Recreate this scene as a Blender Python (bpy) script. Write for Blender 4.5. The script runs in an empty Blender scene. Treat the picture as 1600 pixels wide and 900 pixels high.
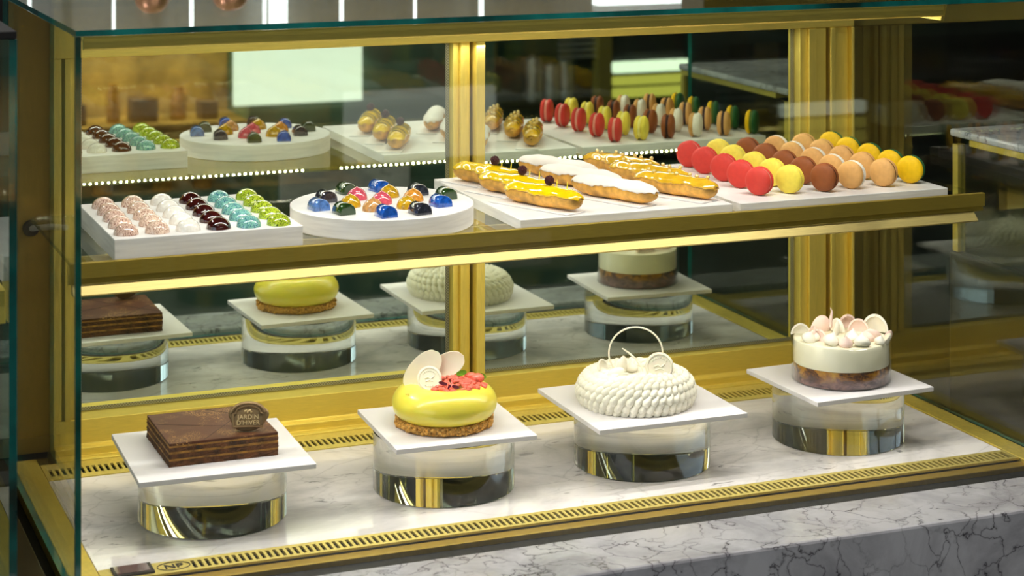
import bpy, bmesh, math, random
from mathutils import Vector, Matrix
random.seed(11)
PI = math.pi
C = bpy.context.scene.collection
SC = bpy.context.scene

# ------------------------------------------------------------------ materials
def lin(c):
    def f(v):
        v /= 255.0
        return v / 12.92 if v <= .04045 else ((v + .055) / 1.055) ** 2.4
    return (f(c[0]), f(c[1]), f(c[2]), 1)

class NT:
    def __init__(s, name):
        s.m = bpy.data.materials.new(name); s.m.use_nodes = True
        s.t = s.m.node_tree; s.n = s.t.nodes; s.n.clear()
        s.out = s.n.new('ShaderNodeOutputMaterial')
    def add(s, kind, **kw):
        nd = s.n.new(kind)
        for k, v in kw.items():
            if k.startswith('i_'):
                key = k[2:]
                key = int(key) if key.isdigit() else key.replace('_', ' ')
                nd.inputs[key].default_value = v
            else: setattr(nd, k, v)
        return nd
    def link(s, a, b): s.t.links.new(a, b)
    def coords(s, scale=(1, 1, 1), which='Object'):
        tc = s.add('ShaderNodeTexCoord'); mp = s.add('ShaderNodeMapping')
        mp.inputs['Scale'].default_value = scale
        s.link(tc.outputs[which], mp.inputs['Vector']); return mp.outputs['Vector']
    def noise(s, vec, scale, detail=4, rough=.55, dist=0):
        nd = s.add('ShaderNodeTexNoise')
        nd.inputs['Scale'].default_value = scale; nd.inputs['Detail'].default_value = detail
        nd.inputs['Roughness'].default_value = rough; nd.inputs['Distortion'].default_value = dist
        if vec: s.link(vec, nd.inputs['Vector'])
        return nd.outputs['Fac']
    def ramp(s, fac, stops):
        r = s.add('ShaderNodeValToRGB'); e = r.color_ramp.elements
        while len(e) < len(stops): e.new(.5)
        for el, (p, c) in zip(e, stops):
            el.position = p; el.color = c if len(c) == 4 else (*c, 1)
        s.link(fac, r.inputs['Fac']); return r.outputs['Color']
    def mix(s, fac, a, b, blend='MIX'):
        m = s.add('ShaderNodeMix', data_type='RGBA', blend_type=blend)
        for sock, v in ((m.inputs[0], fac), (m.inputs[6], a), (m.inputs[7], b)):
            if hasattr(v, 'is_linked'): s.link(v, sock)
            else: sock.default_value = v
        return m.outputs[2]
    def math(s, op, a, b=None, clamp=False):
        m = s.add('ShaderNodeMath', operation=op, use_clamp=clamp)
        for i, v in enumerate((a, b)):
            if v is None: continue
            if hasattr(v, 'is_linked'): s.link(v, m.inputs[i])
            else: m.inputs[i].default_value = v
        return m.outputs[0]
    def bsdf(s, **kw):
        b = s.add('ShaderNodeBsdfPrincipled')
        for k, v in kw.items():
            key = k.replace('_', ' ')
            if hasattr(v, 'is_linked'): s.link(v, b.inputs[key])
            else: b.inputs[key].default_value = v
        s.link(b.outputs[0], s.out.inputs['Surface']); return b
    def bump(s, b, h, strength=.2, dist=.001):
        bp = s.add('ShaderNodeBump'); bp.inputs['Strength'].default_value = strength
        bp.inputs['Distance'].default_value = dist
        s.link(h, bp.inputs['Height']); s.link(bp.outputs[0], b.inputs['Normal'])

def plain(name, col, rough=.5, metal=0, spec=.5, coat=0, var=.06, scale=60, sss=0, bump=0, bdist=.0006, bscale=None):
    t = NT(name); v = t.coords(); f = t.noise(v, scale)
    c = lin(col); d = tuple(max(0, x * (1 - var * 2)) for x in c[:3]) + (1,)
    e = tuple(min(1, x * (1 + var)) for x in c[:3]) + (1,)
    col_ = t.ramp(f, [(.3, d), (.7, e)])
    b = t.bsdf(Base_Color=col_, Roughness=rough, Metallic=metal)
    b.inputs['Specular IOR Level'].default_value = spec
    b.inputs['Coat Weight'].default_value = coat; b.inputs['Coat Roughness'].default_value = .06
    if sss:
        b.inputs['Subsurface Weight'].default_value = sss; b.inputs['Subsurface Scale'].default_value = .004
    if bump: t.bump(b, t.noise(v, bscale or scale * 4), bump, bdist)
    return t.m

def brass(name, stretch, col=(.83, .665, .155), rough=.27):
    t = NT(name); v = t.coords(stretch); f = t.noise(v, 40, 3, .6)
    c1 = tuple(x * .86 for x in col) + (1,); c2 = tuple(min(1, x * 1.06) for x in col) + (1,)
    b = t.bsdf(Base_Color=t.ramp(f, [(.3, c1), (.7, c2)]), Metallic=1,
               Roughness=t.math('MULTIPLY_ADD', f, .16))
    t.n[-1].inputs[2].default_value = rough - .08
    t.bump(b, f, .05, .0003)
    return t.m

def emit(name, col, strength):
    t = NT(name); e = t.add('ShaderNodeEmission'); e.inputs[0].default_value = lin(col); e.inputs[1].default_value = strength
    t.link(e.outputs[0], t.out.inputs['Surface']); return t.m

def pane(name, tint=(.97, .99, .975), rough=.0, f0=.042):
    """clear glass sheet: light passes straight through, the face reflects by the angle it is seen at"""
    t = NT(name)
    g = t.add('ShaderNodeNewGeometry'); dot = t.add('ShaderNodeVectorMath', operation='DOT_PRODUCT')
    t.link(g.outputs['Normal'], dot.inputs[0]); t.link(g.outputs['Incoming'], dot.inputs[1])
    c = t.math('ABSOLUTE', dot.outputs['Value']); k = t.math('SUBTRACT', 1.0, c, True)
    p = t.math('POWER', k, 5.0); fr = t.math('ADD', t.math('MULTIPLY', p, 1 - f0), f0, True)
    tr = t.add('ShaderNodeBsdfTransparent'); tr.inputs[0].default_value = (*tint, 1)
    gl = t.add('ShaderNodeBsdfGlossy'); gl.inputs['Roughness'].default_value = rough
    mx = t.add('ShaderNodeMixShader'); t.link(fr, mx.inputs[0]); t.link(tr.outputs[0], mx.inputs[1]); t.link(gl.outputs[0], mx.inputs[2])
    t.link(mx.outputs[0], t.out.inputs['Surface']); return t.m

def marble(name, base, vein, vscale, cloud, amount, rough=.12, width=.02, dirn=(1, 1, 1), specks=0):
    t = NT(name); v = t.coords(dirn)
    w = t.noise(v, vscale * .7, 5, .6)
    wv = t.add('ShaderNodeVectorMath', operation='MULTIPLY_ADD')
    nz = t.add('ShaderNodeTexNoise'); nz.inputs['Scale'].default_value = vscale; nz.inputs['Detail'].default_value = 5
    t.link(v, nz.inputs['Vector'])
    t.link(nz.outputs['Color'], wv.inputs[0]); wv.inputs[1].default_value = (.12, .12, .12); t.link(v, wv.inputs[2])
    vo = t.add('ShaderNodeTexVoronoi', feature='DISTANCE_TO_EDGE'); vo.inputs['Scale'].default_value = vscale
    t.link(wv.outputs[0], vo.inputs['Vector'])
    line = t.ramp(vo.outputs['Distance'], [(0, (1, 1, 1)), (width, (.25, .25, .25)), (width * 4, (0, 0, 0))])
    patch = t.ramp(t.noise(v, vscale * .5, 3), [(.38, (.06, .06, .06)), (.56, (1, 1, 1))])
    mask = t.math('MULTIPLY', line, patch); mask = t.math('MULTIPLY', mask, amount, True)
    cl = t.ramp(t.noise(v, vscale * .45, 8, .62, .6), [(.35, cloud), (.58, base)])
    cl = t.mix(mask, cl, vein)
    if specks:
        sv = t.coords((1, 2.2, 1)); s1 = t.ramp(t.noise(sv, 34, 4, .62, .8), [(.60, (0, 0, 0)), (.70, (1, 1, 1))])
        s2 = t.ramp(t.noise(sv, 6, 2), [(.46, (0, 0, 0)), (.60, (1, 1, 1))])
        cl = t.mix(t.math('MULTIPLY', t.math('MULTIPLY', s1, s2), specks, True), cl, vein)
    b = t.bsdf(Base_Color=cl, Roughness=rough)
    return t.m

def speckle(name, base, spots, scale=420, cover=.42, rough=.12, coat=1):
    t = NT(name); v = t.coords(); col = lin(base)
    cur = None
    for i, s in enumerate(spots):
        f = t.noise(v, scale * 1.15 * (1 + .35 * i), 2, .5, 0)
        m = t.ramp(f, [(1 - cover - .05, (0, 0, 0)), (1 - cover - .01, (1, 1, 1))])
        cur = t.mix(m, cur if cur is not None else col, lin(s))
    t.bsdf(Base_Color=cur, Roughness=rough, Coat_Weight=coat, Coat_Roughness=.04)
    return t.m

M = {}
M['brass_h'] = brass('brushed_brass_horizontal', (1, 30, 30))
M['brass_v'] = brass('brushed_brass_vertical', (30, 30, 1))
M['brass_pol'] = brass('polished_brass', (4, 4, 4), rough=.17)
M['bronze'] = brass('dark_bronze', (6, 6, 1), (.42, .29, .06), .24)
M['grille'] = brass('satin_brass_grille', (6, 6, 6), (.82, .68, .21), .34)
M['brass_dk'] = brass('brass_dim_reflection', (1, 30, 30), (.56, .415, .08), .20)  # rail brass, colour darkened for the dim room it would reflect
M['brass_lt'] = brass('pale_brass', (1, 12, 12), (.66, .54, .22), .34)
M['steel'] = brass('brushed_steel', (30, 30, 1), (.60, .62, .60), .22)
M['glass'] = pane('clear_glass')
M['glass_side'] = pane('clear_side_glass', f0=.075)
M['glass_dish'] = pane('thin_dish_glass', (.995, .998, .995), f0=.022)
M['glass_top'] = pane('clear_top_glass')
M['glass_edge'] = plain('green_glass_edge', (18, 124, 116), .08, coat=1, var=.45, scale=9)
M['shelf_edge'] = pane('pale_glass_edge', (.80, .86, .70), .1, .10)
M['black'] = plain('black_void', (9, 8, 6), .6)
M['darkmetal'] = plain('dark_metal', (52, 46, 34), .35, metal=.8)
t = NT('tinted_mirror'); g = t.add('ShaderNodeBsdfGlossy'); g.inputs['Roughness'].default_value = .012
g.inputs[0].default_value = (.60, .66, .55, 1); t.link(g.outputs[0], t.out.inputs['Surface']); M['mirror'] = t.m
t = NT('perforated_spacer'); v = t.coords(); ck = t.add('ShaderNodeTexChecker'); ck.inputs['Scale'].default_value = 460
t.link(v, ck.inputs['Vector']); ck.inputs[1].default_value = lin((146, 148, 134)); ck.inputs[2].default_value = lin((98, 98, 86))
t.bsdf(Base_Color=ck.outputs[0], Metallic=.6, Roughness=.35); M['spacer'] = t.m
t = NT('acrylic'); g = t.add('ShaderNodeBsdfGlass'); g.inputs['IOR'].default_value = 1.49; g.inputs['Roughness'].default_value = 0
g.inputs[0].default_value = (.985, .99, .985, 1); t.link(g.outputs[0], t.out.inputs['Surface']); M['acrylic'] = t.m
M['deck'] = marble('white_marble_deck', lin((238, 231, 229)), lin((96, 92, 90)), 7.5, lin((182, 178, 178)), .28, .10, .010, (1, 1.6, 1), .8)
M['counter'] = marble('veined_grey_marble', lin((202, 202, 206)), lin((62, 58, 64)), 18, lin((162, 161, 166)), 1.0, .12, .018, (1, 1, 1))
M['tray'] = None
t = NT('white_solid_surface'); v = t.coords((1, 1, 14)); f = t.noise(v, 14, 4)
t.bsdf(Base_Color=t.ramp(f, [(.35, lin((220, 217, 214))), (.65, lin((238, 235, 232)))]), Roughness=.38); M['tray'] = t.m
M['board'] = plain('white_cake_board', (228, 223, 225), .42, var=.01)
M['card'] = plain('white_card', (236, 232, 230), .5, var=.02)
M['wallm'] = plain('dark_wall', (30, 27, 22), .7, var=.2, scale=3)
M['floorm'] = plain('floor_tile', (92, 96, 86), .3, var=.3, scale=4)
M['ceilm'] = plain('dark_ceiling', (38, 35, 30), .8, var=.1, scale=3)

# ------------------------------------------------------------------ geometry helpers
class MB:
    def __init__(s): s.v = []; s.f = []; s.mi = []; s.smooth = []
    def add(s, verts, faces, mi=0, smooth=False):
        o = len(s.v); s.v += [tuple(p) for p in verts]
        for f in faces: s.f.append([i + o for i in f]); s.mi.append(mi); s.smooth.append(smooth)
        return s
    def box(s, x0, x1, y0, y1, z0, z1, mi=0):
        if x0 > x1: x0, x1 = x1, x0
        if y0 > y1: y0, y1 = y1, y0
        if z0 > z1: z0, z1 = z1, z0
        v = [(x, y, z) for z in (z0, z1) for y in (y0, y1) for x in (x0, x1)]
        return s.add(v, [(0, 2, 3, 1), (4, 5, 7, 6), (0, 1, 5, 4), (2, 6, 7, 3), (0, 4, 6, 2), (1, 3, 7, 5)], mi)
    def lathe(s, prof, c=(0, 0, 0), n=48, axis='Z', mi=0, smooth=True, wob=None):
        vs = []; fs = []
        for i, (r, h) in enumerate(prof):
            for k in range(n):
                a = 2 * PI * k / n; rr = r * (1 + (wob(a, h) if wob else 0))
                x, y = rr * math.cos(a), rr * math.sin(a)
                vs.append((c[0] + x, c[1] + y, c[2] + h) if axis == 'Z' else (c[0] + x, c[1] + h, c[2] + y))
        for i in range(len(prof) - 1):
            for k in range(n):
                a, b, c2, d = i * n + k, i * n + (k + 1) % n, (i + 1) * n + (k + 1) % n, (i + 1) * n + k
                fs.append((a, b, c2, d) if axis == 'Z' else (d, c2, b, a))
        o = len(s.v); s.add(vs, fs, mi, smooth)
        for i, rev in ((0, True), (len(prof) - 1, False)):
            if prof[i][0] > 1e-6:
                ring = [i * n + k for k in range(n)]
                if (axis != 'Z') != rev: ring = ring[::-1]
                s.f.append([q + o for q in ring]); s.mi.append(mi); s.smooth.append(False)
        return s
    def ell(s, c, r, mat=None, nu=12, nv=8, mi=0, half=False, fn=None):
        vs = []; fs = []
        for i in range(nv + 1):
            th = PI * i / nv * (.5 if half else 1)
            for k in range(nu):
                a = 2 * PI * k / nu
                p = Vector((math.sin(th) * math.cos(a), math.sin(th) * math.sin(a), math.cos(th)))
                if fn: p = fn(p)
                p = Vector((p.x * r[0], p.y * r[1], p.z * r[2]))
                if mat: p = mat @ p
                vs.append((c[0] + p.x, c[1] + p.y, c[2] + p.z))
        for i in range(nv):
            for k in range(nu):
                fs.append((i * nu + k, (i + 1) * nu + k, (i + 1) * nu + (k + 1) % nu, i * nu + (k + 1) % nu))
        if half: fs.append([nv * nu + k for k in range(nu)][::-1])
        return s.add(vs, fs, mi, True)
    def tube(s, pts, r, n=8, mi=0, taper=None):
        pts = [Vector(p) for p in pts]; vs = []; fs = []; up = None
        for i, p in enumerate(pts):
            d = (pts[min(i + 1, len(pts) - 1)] - pts[max(i - 1, 0)]).normalized()
            if up is None:
                up = Vector((0, 0, 1)) if abs(d.z) < .9 else Vector((1, 0, 0))
            a = d.cross(up).normalized(); b = a.cross(d).normalized(); up = b
            rr = r if taper is None else r * taper(i / (len(pts) - 1))
            for k in range(n):
                an = 2 * PI * k / n; q = p + a * math.cos(an) * rr + b * math.sin(an) * rr; vs.append(q[:])
        for i in range(len(pts) - 1):
            for k in range(n):
                fs.append((i * n + k, i * n + (k + 1) % n, (i + 1) * n + (k + 1) % n, (i + 1) * n + k))
        fs.append(list(range(n))[::-1]); fs.append([(len(pts) - 1) * n + k for k in range(n)])
        return s.add(vs, fs, mi, True)
    def prism(s, poly, frame, t, mi=0, smooth=False, bend=None):
        """poly: 2-D outline; frame: (origin, a, b, n); thickness t along n"""
        o, a, b, n = [Vector(q) for q in frame]; m = len(poly)
        vs = []
        for dt in (0, t):
            for (x, y) in poly:
                vs.append((o + a * x + b * y + n * (dt + (bend(x, y) if bend else 0)))[:])
        fs = [list(range(m))[::-1], [m + i for i in range(m)]]
        fs += [(i, (i + 1) % m, m + (i + 1) % m, m + i) for i in range(m)]
        return s.add(vs, fs, mi, smooth)
    def prof_x(s, prof, x0, x1, mi=0):
        """extrude a (y,z) outline along x"""
        m = len(prof); vs = [(x0, y, z) for y, z in prof] + [(x1, y, z) for y, z in prof]
        fs = [list(range(m)), [m + i for i in range(m)][::-1]] + [(i, m + i, m + (i + 1) % m, (i + 1) % m) for i in range(m)]
        return s.add(vs, fs, mi)

def wloc(o):
    p = Vector((0, 0, 0))
    while o: p += o.location; o = o.parent
    return p

def obj(name, mb, mats, parent=None, bevel=0, seg=2, origin=None, local=False, solid=0, sub=0, sharp=42):
    me = bpy.data.meshes.new(name)
    verts = mb.v
    if not local:
        if parent is not None: off = wloc(parent)
        elif origin is not None: off = Vector(origin)
        else:
            xs, ys, zs = zip(*verts)
            off = Vector(((min(xs) + max(xs)) / 2, (min(ys) + max(ys)) / 2, min(zs)))
        verts = [(a - off.x, b - off.y, c - off.z) for a, b, c in verts]
    me.from_pydata(verts, [], mb.f)
    for m in (mats if isinstance(mats, (list, tuple)) else [mats]): me.materials.append(m)
    me.polygons.foreach_set('material_index', mb.mi); me.polygons.foreach_set('use_smooth', mb.smooth)
    bm = bmesh.new(); bm.from_mesh(me); bmesh.ops.recalc_face_normals(bm, faces=bm.faces)
    for ed in bm.edges:
        if len(ed.link_faces) == 2 and ed.calc_face_angle(0) > math.radians(sharp): ed.smooth = False
    bm.to_mesh(me); bm.free()
    me.update()
    o = bpy.data.objects.new(name, me); C.objects.link(o)
    if parent is not None: o.parent = parent
    elif not local: o.location = off
    if solid:
        md = o.modifiers.new('s', 'SOLIDIFY'); md.thickness = solid; md.offset = 0
    if sub:
        md = o.modifiers.new('u', 'SUBSURF'); md.levels = md.render_levels = sub
    if bevel:
        md = o.modifiers.new('b', 'BEVEL'); md.width = bevel; md.segments = seg; md.limit_method = 'ANGLE'; md.angle_limit = .7
    return o

def tag(o, label, cat, group=None, kind=None):
    o['label'] = label; o['category'] = cat
    if group: o['group'] = group
    if kind: o['kind'] = kind
    return o
def thing(name, label, cat, loc=(0, 0, 0), group=None):
    o = bpy.data.objects.new(name, None); o.empty_display_size = .02; C.objects.link(o); o.location = loc
    return tag(o, label, cat, group)
def struct(name, mb, mat, **kw):
    o = obj(name, mb, mat, **kw); o['kind'] = 'structure'; return o
def copy_tree(o, parent=None):
    c = o.copy(); C.objects.link(c); c.parent = parent
    for ch in list(o.children): copy_tree(ch, c)
    return c
def part_group(name, parent):
    o = bpy.data.objects.new(name, None); C.objects.link(o); o.parent = parent; return o

def text_mesh(txt, size, depth, frame, spacing=1.0):
    cu = bpy.data.curves.new('t', 'FONT'); cu.body = txt; cu.size = size; cu.extrude = depth; cu.align_x = 'CENTER'; cu.align_y = 'CENTER'
    cu.space_character = spacing; cu.offset = size * .012
    ob = bpy.data.objects.new('t', cu); C.objects.link(ob)
    dg = bpy.context.evaluated_depsgraph_get(); dg.update()
    me = ob.evaluated_get(dg).to_mesh()
    o, a, b, n = [Vector(q) for q in frame]
    mb = MB(); mb.add([(o + a * v.co.x + b * v.co.y + n * v.co.z)[:] for v in me.vertices], [list(p.vertices) for p in me.polygons])
    ob.evaluated_get(dg).to_mesh_clear(); bpy.data.objects.remove(ob); bpy.data.curves.remove(cu)
    return mb

def area(name, loc, sx, sy, power, rot=(0, 0, 0), col=(1, .95, .91), parent=None, spread=PI):
    l = bpy.data.lights.new(name, 'AREA'); l.shape = 'RECTANGLE'; l.size = sx; l.size_y = sy; l.energy = power; l.color = col; l.spread = spread
    o = bpy.data.objects.new(name, l); C.objects.link(o); o.rotation_euler = rot
    o.location = Vector(loc) - (wloc(parent) if parent else Vector())
    if parent: o.parent = parent
    return o

# ------------------------------------------------------------------ room
X0, X1, Y0, Y1, ZC = -3.2, 6.2, -4.2, 5.2, 3.0
struct('floor', MB().box(X0, X1, Y0, Y1, -.1, 0), M['floorm'])
struct('ceiling', MB().box(X0, X1, Y0, Y1, ZC, ZC + .1), M['ceilm'])
struct('wall_back', MB().box(X0, X1, Y1, Y1 + .1, 0, ZC), M['wallm'])
struct('wall_front', MB().box(X0, X1, Y0 - .1, Y0, 0, ZC), plain('grey_green_wall', (118, 124, 110), .7, var=.15, scale=2))
struct('wall_left', MB().box(X0 - .1, X0, Y0, Y1, 0, ZC), M['wallm'])
struct('wall_right', MB().box(X1, X1 + .1, Y0, Y1, 0, ZC), M['wallm'])

# ------------------------------------------------------------------ marble counter
ZD = .70
mb = MB().box(-1.2, 1.860, 2.315, 2.437, 0, ZD)
counter = thing('marble_counter', 'grey marble counter with dark veins under the glass pastry case', 'counter', (.65, 2.8, 0))
obj('marble_front', mb, M['counter'], counter, bevel=.004)
obj('counter_body', MB().box(-1.2, 1.860, 2.437, 3.30, 0, .655), M['darkmetal'], counter)

# ------------------------------------------------------------------ pastry case
GX0, GX1, GY, GT = .418, 1.842, 2.440, 1.381
case = thing('pastry_display_case', 'brass framed glass pastry case with shelf and mirrored sliding doors', 'display case', (1.13, 2.75, .655))
def sheet(x0, x1, y0, y1, z0, z1, thin):
    """glass sheet: material 0 on the two large faces, 1 on the edges"""
    m = MB().box(x0, x1, y0, y1, z0, z1)
    big = {'x': (4, 5), 'y': (2, 3), 'z': (0, 1)}[thin]
    m.mi = [0 if i in big else 1 for i in range(6)]
    return m
obj('front_glass', sheet(GX0, GX1, GY, GY + .008, .690, GT - .0075, 'y'), [M['glass'], M['glass_edge']], case)
obj('side_glass', sheet(GX0, GX0 + .008, GY + .0085, 3.06, .702, GT - .0075, 'x'), [M['glass'], M['glass_edge']], case)
obj('side_glass', sheet(GX1 - .008, GX1, GY + .0085, 3.06, .702, GT - .0075, 'x'), [M['glass_side'], M['glass_edge']], case)
obj('top_glass', sheet(GX0, GX1, GY, 3.10, GT - .007, GT, 'z'), [M['glass_top'], M['glass_edge']], case)
# floor of the case
obj('marble_deck', MB().box(.463, 1.797, 2.548, 2.924, .670, ZD), M['deck'], case, bevel=.001)
obj('base_tray', MB().box(GX0 - .003, GX1, 2.452, 3.10, .657, .668), M['black'], case)
obj('side_rail', MB().box(GX0 + .0085, .462, 2.485, 3.03, .668, .7015), M['brass_pol'], case, bevel=.0012)
obj('side_rail', MB().box(1.798, GX1 - .0085, 2.485, 3.03, .668, .7015), M['brass_pol'], case, bevel=.0012)
obj('front_lip', MB().prof_x([(2.487, .668), (2.487, .6950), (2.488, .6960), (2.506, .6960), (2.506, .668)], .463, 1.797), M['bronze'], case)
def grille(y0, y1, s0, s1, xa, xb, pitch=.0088, wid=.0047, z=.7012):
    g = MB(); x_lo, x_hi = .463, 1.797
    g.box(x_lo, x_hi, y0, s0, z - .003, z); g.box(x_lo, x_hi, s1, y1, z - .003, z)
    g.box(x_lo, xa, s0, s1, z - .003, z); g.box(xb, x_hi, s0, s1, z - .003, z)
    x = xa
    while x + pitch < xb + 1e-6:
        g.box(x + wid, x + pitch, s0, s1, z - .003, z); x += pitch
    return g
obj('groove_shade_box', MB().box(.4635, 1.7965, 2.4525, 2.4865, .6685, .6885), M['black'], case)  # black box added to darken the groove and hide the lip face
wl_ = MB().box(.4635, 1.7965, 2.508, 2.547, .6685, .6955); obj('slot_shade_box', wl_, M['black'], case)  # black box standing in for the shade below the slots
obj('slot_shade_box', MB().box(.4635, 1.7965, 2.926, 2.996, .6685, .6955), M['black'], case)  # same painted darkness under the back slots
fg = obj('air_grille', grille(2.507, 2.5475, 2.5135, 2.539, .577, 1.79), M['grille'], case)
obj('air_grille', grille(2.9245, 2.998, 2.941, 2.972, .470, 1.79), M['grille'], case)
# badge on the front grille with its oval ring
fr = (Vector((.554, 2.527, .7016)), Vector((1, 0, 0)), Vector((0, 1, 0)), Vector((0, 0, 1)))
rg = MB(); pts = []
for k in range(33):
    a = 2 * PI * k / 32; pts.append((.554 + .0205 * math.cos(a), 2.5275 + .0135 * math.sin(a), .7016))
rg.tube(pts, .0006, 5); tm = text_mesh('NP', .019, .0004, fr)
rg.add(tm.v, tm.f)
M['ink'] = plain('dark_engraving', (40, 28, 10), .5)
obj('oval_badge', rg, M['ink'], fg)
M['lcd'] = plain('dark_red_display', (74, 22, 28), .12, coat=1)
td = obj('temperature_display', MB().box(.478, .528, 2.512, 2.545, .7012, .7045), M['darkmetal'], fg, bevel=.001)
obj('display_window', MB().box(.481, .523, 2.515, 2.542, .7046, .7052), M['lcd'], td)
# back frame: bottom rail with stepped profile, header, pillars
xl, xr = .487, 1.835
obj('back_rail', MB().prof_x([(3.03, .752), (3.085, .752), (3.085, .668), (2.9985, .668), (2.9985, .703), (3.004, .7045), (3.006, .703),
     (3.016, .703), (3.016, .714), (3.022, .716), (3.025, .714), (3.03, .7165)], xl, xr), M['brass_h'], case, bevel=.0008)
obj('header_rail', MB().prof_x([(3.028, 1.283), (3.028, 1.366), (3.09, 1.366), (3.09, 1.283)], xl, xr), M['brass_h'], case, bevel=.001)
def bars(xs, y0, z0, z1, y1=3.088):
    m = MB()
    for a, b, dy in xs: m.box(a, b, y0 + dy, y1, z0, z1)
    return m
obj('corner_post', bars([(.4265, .4865, .028)], 3.03, .702, 1.3735), M['bronze'], case)
obj('corner_post', bars([(.487, .499, .004), (.503, .5115, .0), (.512, .527, .012)], 3.026, .7525, 1.2825), M['brass_v'], case, bevel=.001)
pr = obj('corner_post', bars([(1.762, 1.7815, .006), (1.787, 1.796, 0), (1.796, 1.828, .012), (1.828, 1.834, 0)], 3.024, .7525, 1.2825), M['brass_v'], case, bevel=.0015)
obj('post_backing', MB().box(1.735, 1.834, 3.075, 3.088, .7525, 1.2825), M['black'], pr)
# sliding doors with mirror panes
def door(x0, x1, yg, ls, rs):
    d = part_group('sliding_door', case); d.location = Vector((x0, yg, .752)) - wloc(case)
    obj('mirror_pane', MB().box(x0 - .004, x1 + .004, yg, yg + .006, .7525, 1.2825), M['mirror'], d)
    sp = MB()
    sp.box(x0, x0 + .006, yg - .0012, yg - .0002, .753, 1.282); sp.box(x1 - .006, x1, yg - .0012, yg - .0002, .753, 1.282)
    sp.box(x0 + .0062, x1 - .0062, yg - .0012, yg - .0002, .753, .758)
    obj('spacer_bar', sp, M['spacer'], d)
    for st in (ls, rs):
        if st: obj('stile', bars(st, yg - .03, .7527, 1.2823, yg + .006), M['brass_v'], d, bevel=.0008)
    return d
door(.529, 1.117, 3.073, None, [(1.1175, 1.127, .012), (1.1272, 1.1425, .003)])
door(1.162, 1.731, 3.052, [(1.147, 1.1615, .006)], [(1.7315, 1.746, .010), (1.7462, 1.7610, .004)])
obj('door_gap', MB().box(1.1427, 1.1467, 3.06, 3.085, .7525, 1.2825), M['black'], case)
# middle shelf
SZ = 1.070
sh = obj('glass_shelf', sheet(.442, 1.800, 2.594, 2.945, SZ - .006, SZ, 'z'), [M['glass'], M['shelf_edge']], case)
rail = obj('shelf_rail', MB().prof_x([(2.585, 1.075), (2.585, 1.0555), (2.590, 1.0550), (2.590, 1.0480), (2.598, 1.0460), (2.598, 1.0600), (2.5935, 1.0610), (2.5935, 1.075)], .436, 1.792), M['brass_dk'], case, bevel=.0006)
lip = obj('rail_lip', MB().prof_x([(2.5895, 1.0478), (2.5775, 1.0365), (2.579, 1.0345), (2.5975, 1.0345), (2.5975, 1.0458)], .439, 1.775), M['brass_lt'], rail)
lip['label'] = 'pale brass lip'
M['led'] = emit('led_diode', (255, 240, 214), 230)
ch = obj('led_channel', MB().prof_x([(2.694, 1.0605), (2.700, 1.0605), (2.700, 1.0235), (2.694, 1.0235)], .452, 1.775), M['brass_h'], rail)
for xa, xb in ((.47, .99), (1.05, 1.76)):
    ld = MB().box(xa - .003, xb + .003, 2.7001, 2.7008, 1.0240, 1.0272); x = xa
    while x < xb:
        ld.box(x, x + .0028, 2.7005, 2.7018, 1.0244, 1.0268); x += .0102
    ld.mi = [0] * 6 + [1] * (len(ld.mi) - 6)
    obj('led_strip', ld, [M['spacer'], M['led']], ch)
cab = MB().tube([(.458, 3.05, 1.034), (.463, 3.02, 1.040), (.475, 2.98, 1.048), (.49, 2.94, 1.053)], .0042, 8)
M['white_pl'] = plain('white_plastic', (225, 222, 214), .35)
cb = obj('power_cable', cab, M['white_pl'], case)
obj('grommet', MB().lathe([(.011, -.004), (.012, -.002), (.012, .004)], (.458, 3.052, 1.034), 20, 'Y'), M['black'], cb)
# light bar under the top glass
bar = obj('light_bar', MB().prof_x([(2.4505, 1.3735), (2.4505, 1.3575), (2.4545, 1.3555), (2.459, 1.3575), (2.459, 1.3655), (2.536, 1.3655), (2.536, 1.3735)], .429, 1.630), M['brass_h'], case, bevel=.0005)
obj('light_bar_return', MB().prism([(2.445 + .005, 1.3735), (3.0, 1.3735), (3.0, 1.3495), (2.459, 1.3495)], ((1.6305, 0, 0), (0, 1, 0), (0, 0, 1), (1, 0, 0)), .005), M['brass_h'], case)
L_TOP = area('top_light', (1.03, 2.522, 1.3640), 1.18, .012, 3.6, (math.radians(1.5), 0, 0), parent=case)
L_SH = area('shelf_light', (1.11, 2.612, 1.0445), 1.28, .012, 2.2, (math.radians(6), 0, 0), parent=case)

L_BK = area('header_fill_light', (1.12, 3.022, 1.2775), 1.15, .01, 1.5, (0, 0, 0), parent=case)  # added light without a fitting, brightens the backs of the pastries

# ------------------------------------------------------------------ risers, boards, trays
RIS = [(.645, 2.702), (.9745, 2.702), (1.279, 2.698), (1.607, 2.699)]
BRD = [(.6435, 2.7018, .2317, .2231, -1.8), (.9765, 2.701, .2006, .2010, -2.4), (1.2765, 2.698, .2297, .2281, -.4), (1.6075, 2.698, .2030, .2010, 2.5)]
rw = ['opera cake', 'yellow glazed cake', 'white piped cream cake', 'layered cream cake in glass']
for (x, y), (bx, by, sx, sy, r), w in zip(RIS, BRD, rw):
    o = obj('acrylic_riser', MB().lathe([(.0980, 0), (.0990, .001), (.0990, .080), (.0980, .081)], (0, 0, 0), 128, smooth=True), M['acrylic'], local=True)
    o.location = (x, y, .7006)
    tag(o, 'clear round acrylic riser under the %s' % w, 'riser', 'clear acrylic risers on the marble')
    b = obj('cake_board', MB().box(-sx / 2, sx / 2, -sy / 2, sy / 2, 0, .0068), M['board'], local=True, bevel=.0008)
    b.location = (bx, by, .7821); b.rotation_euler = (0, 0, math.radians(r))
    tag(b, 'white square board carrying the %s' % w, 'cake board', 'white boards on the risers')
BZ = .7890
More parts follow.
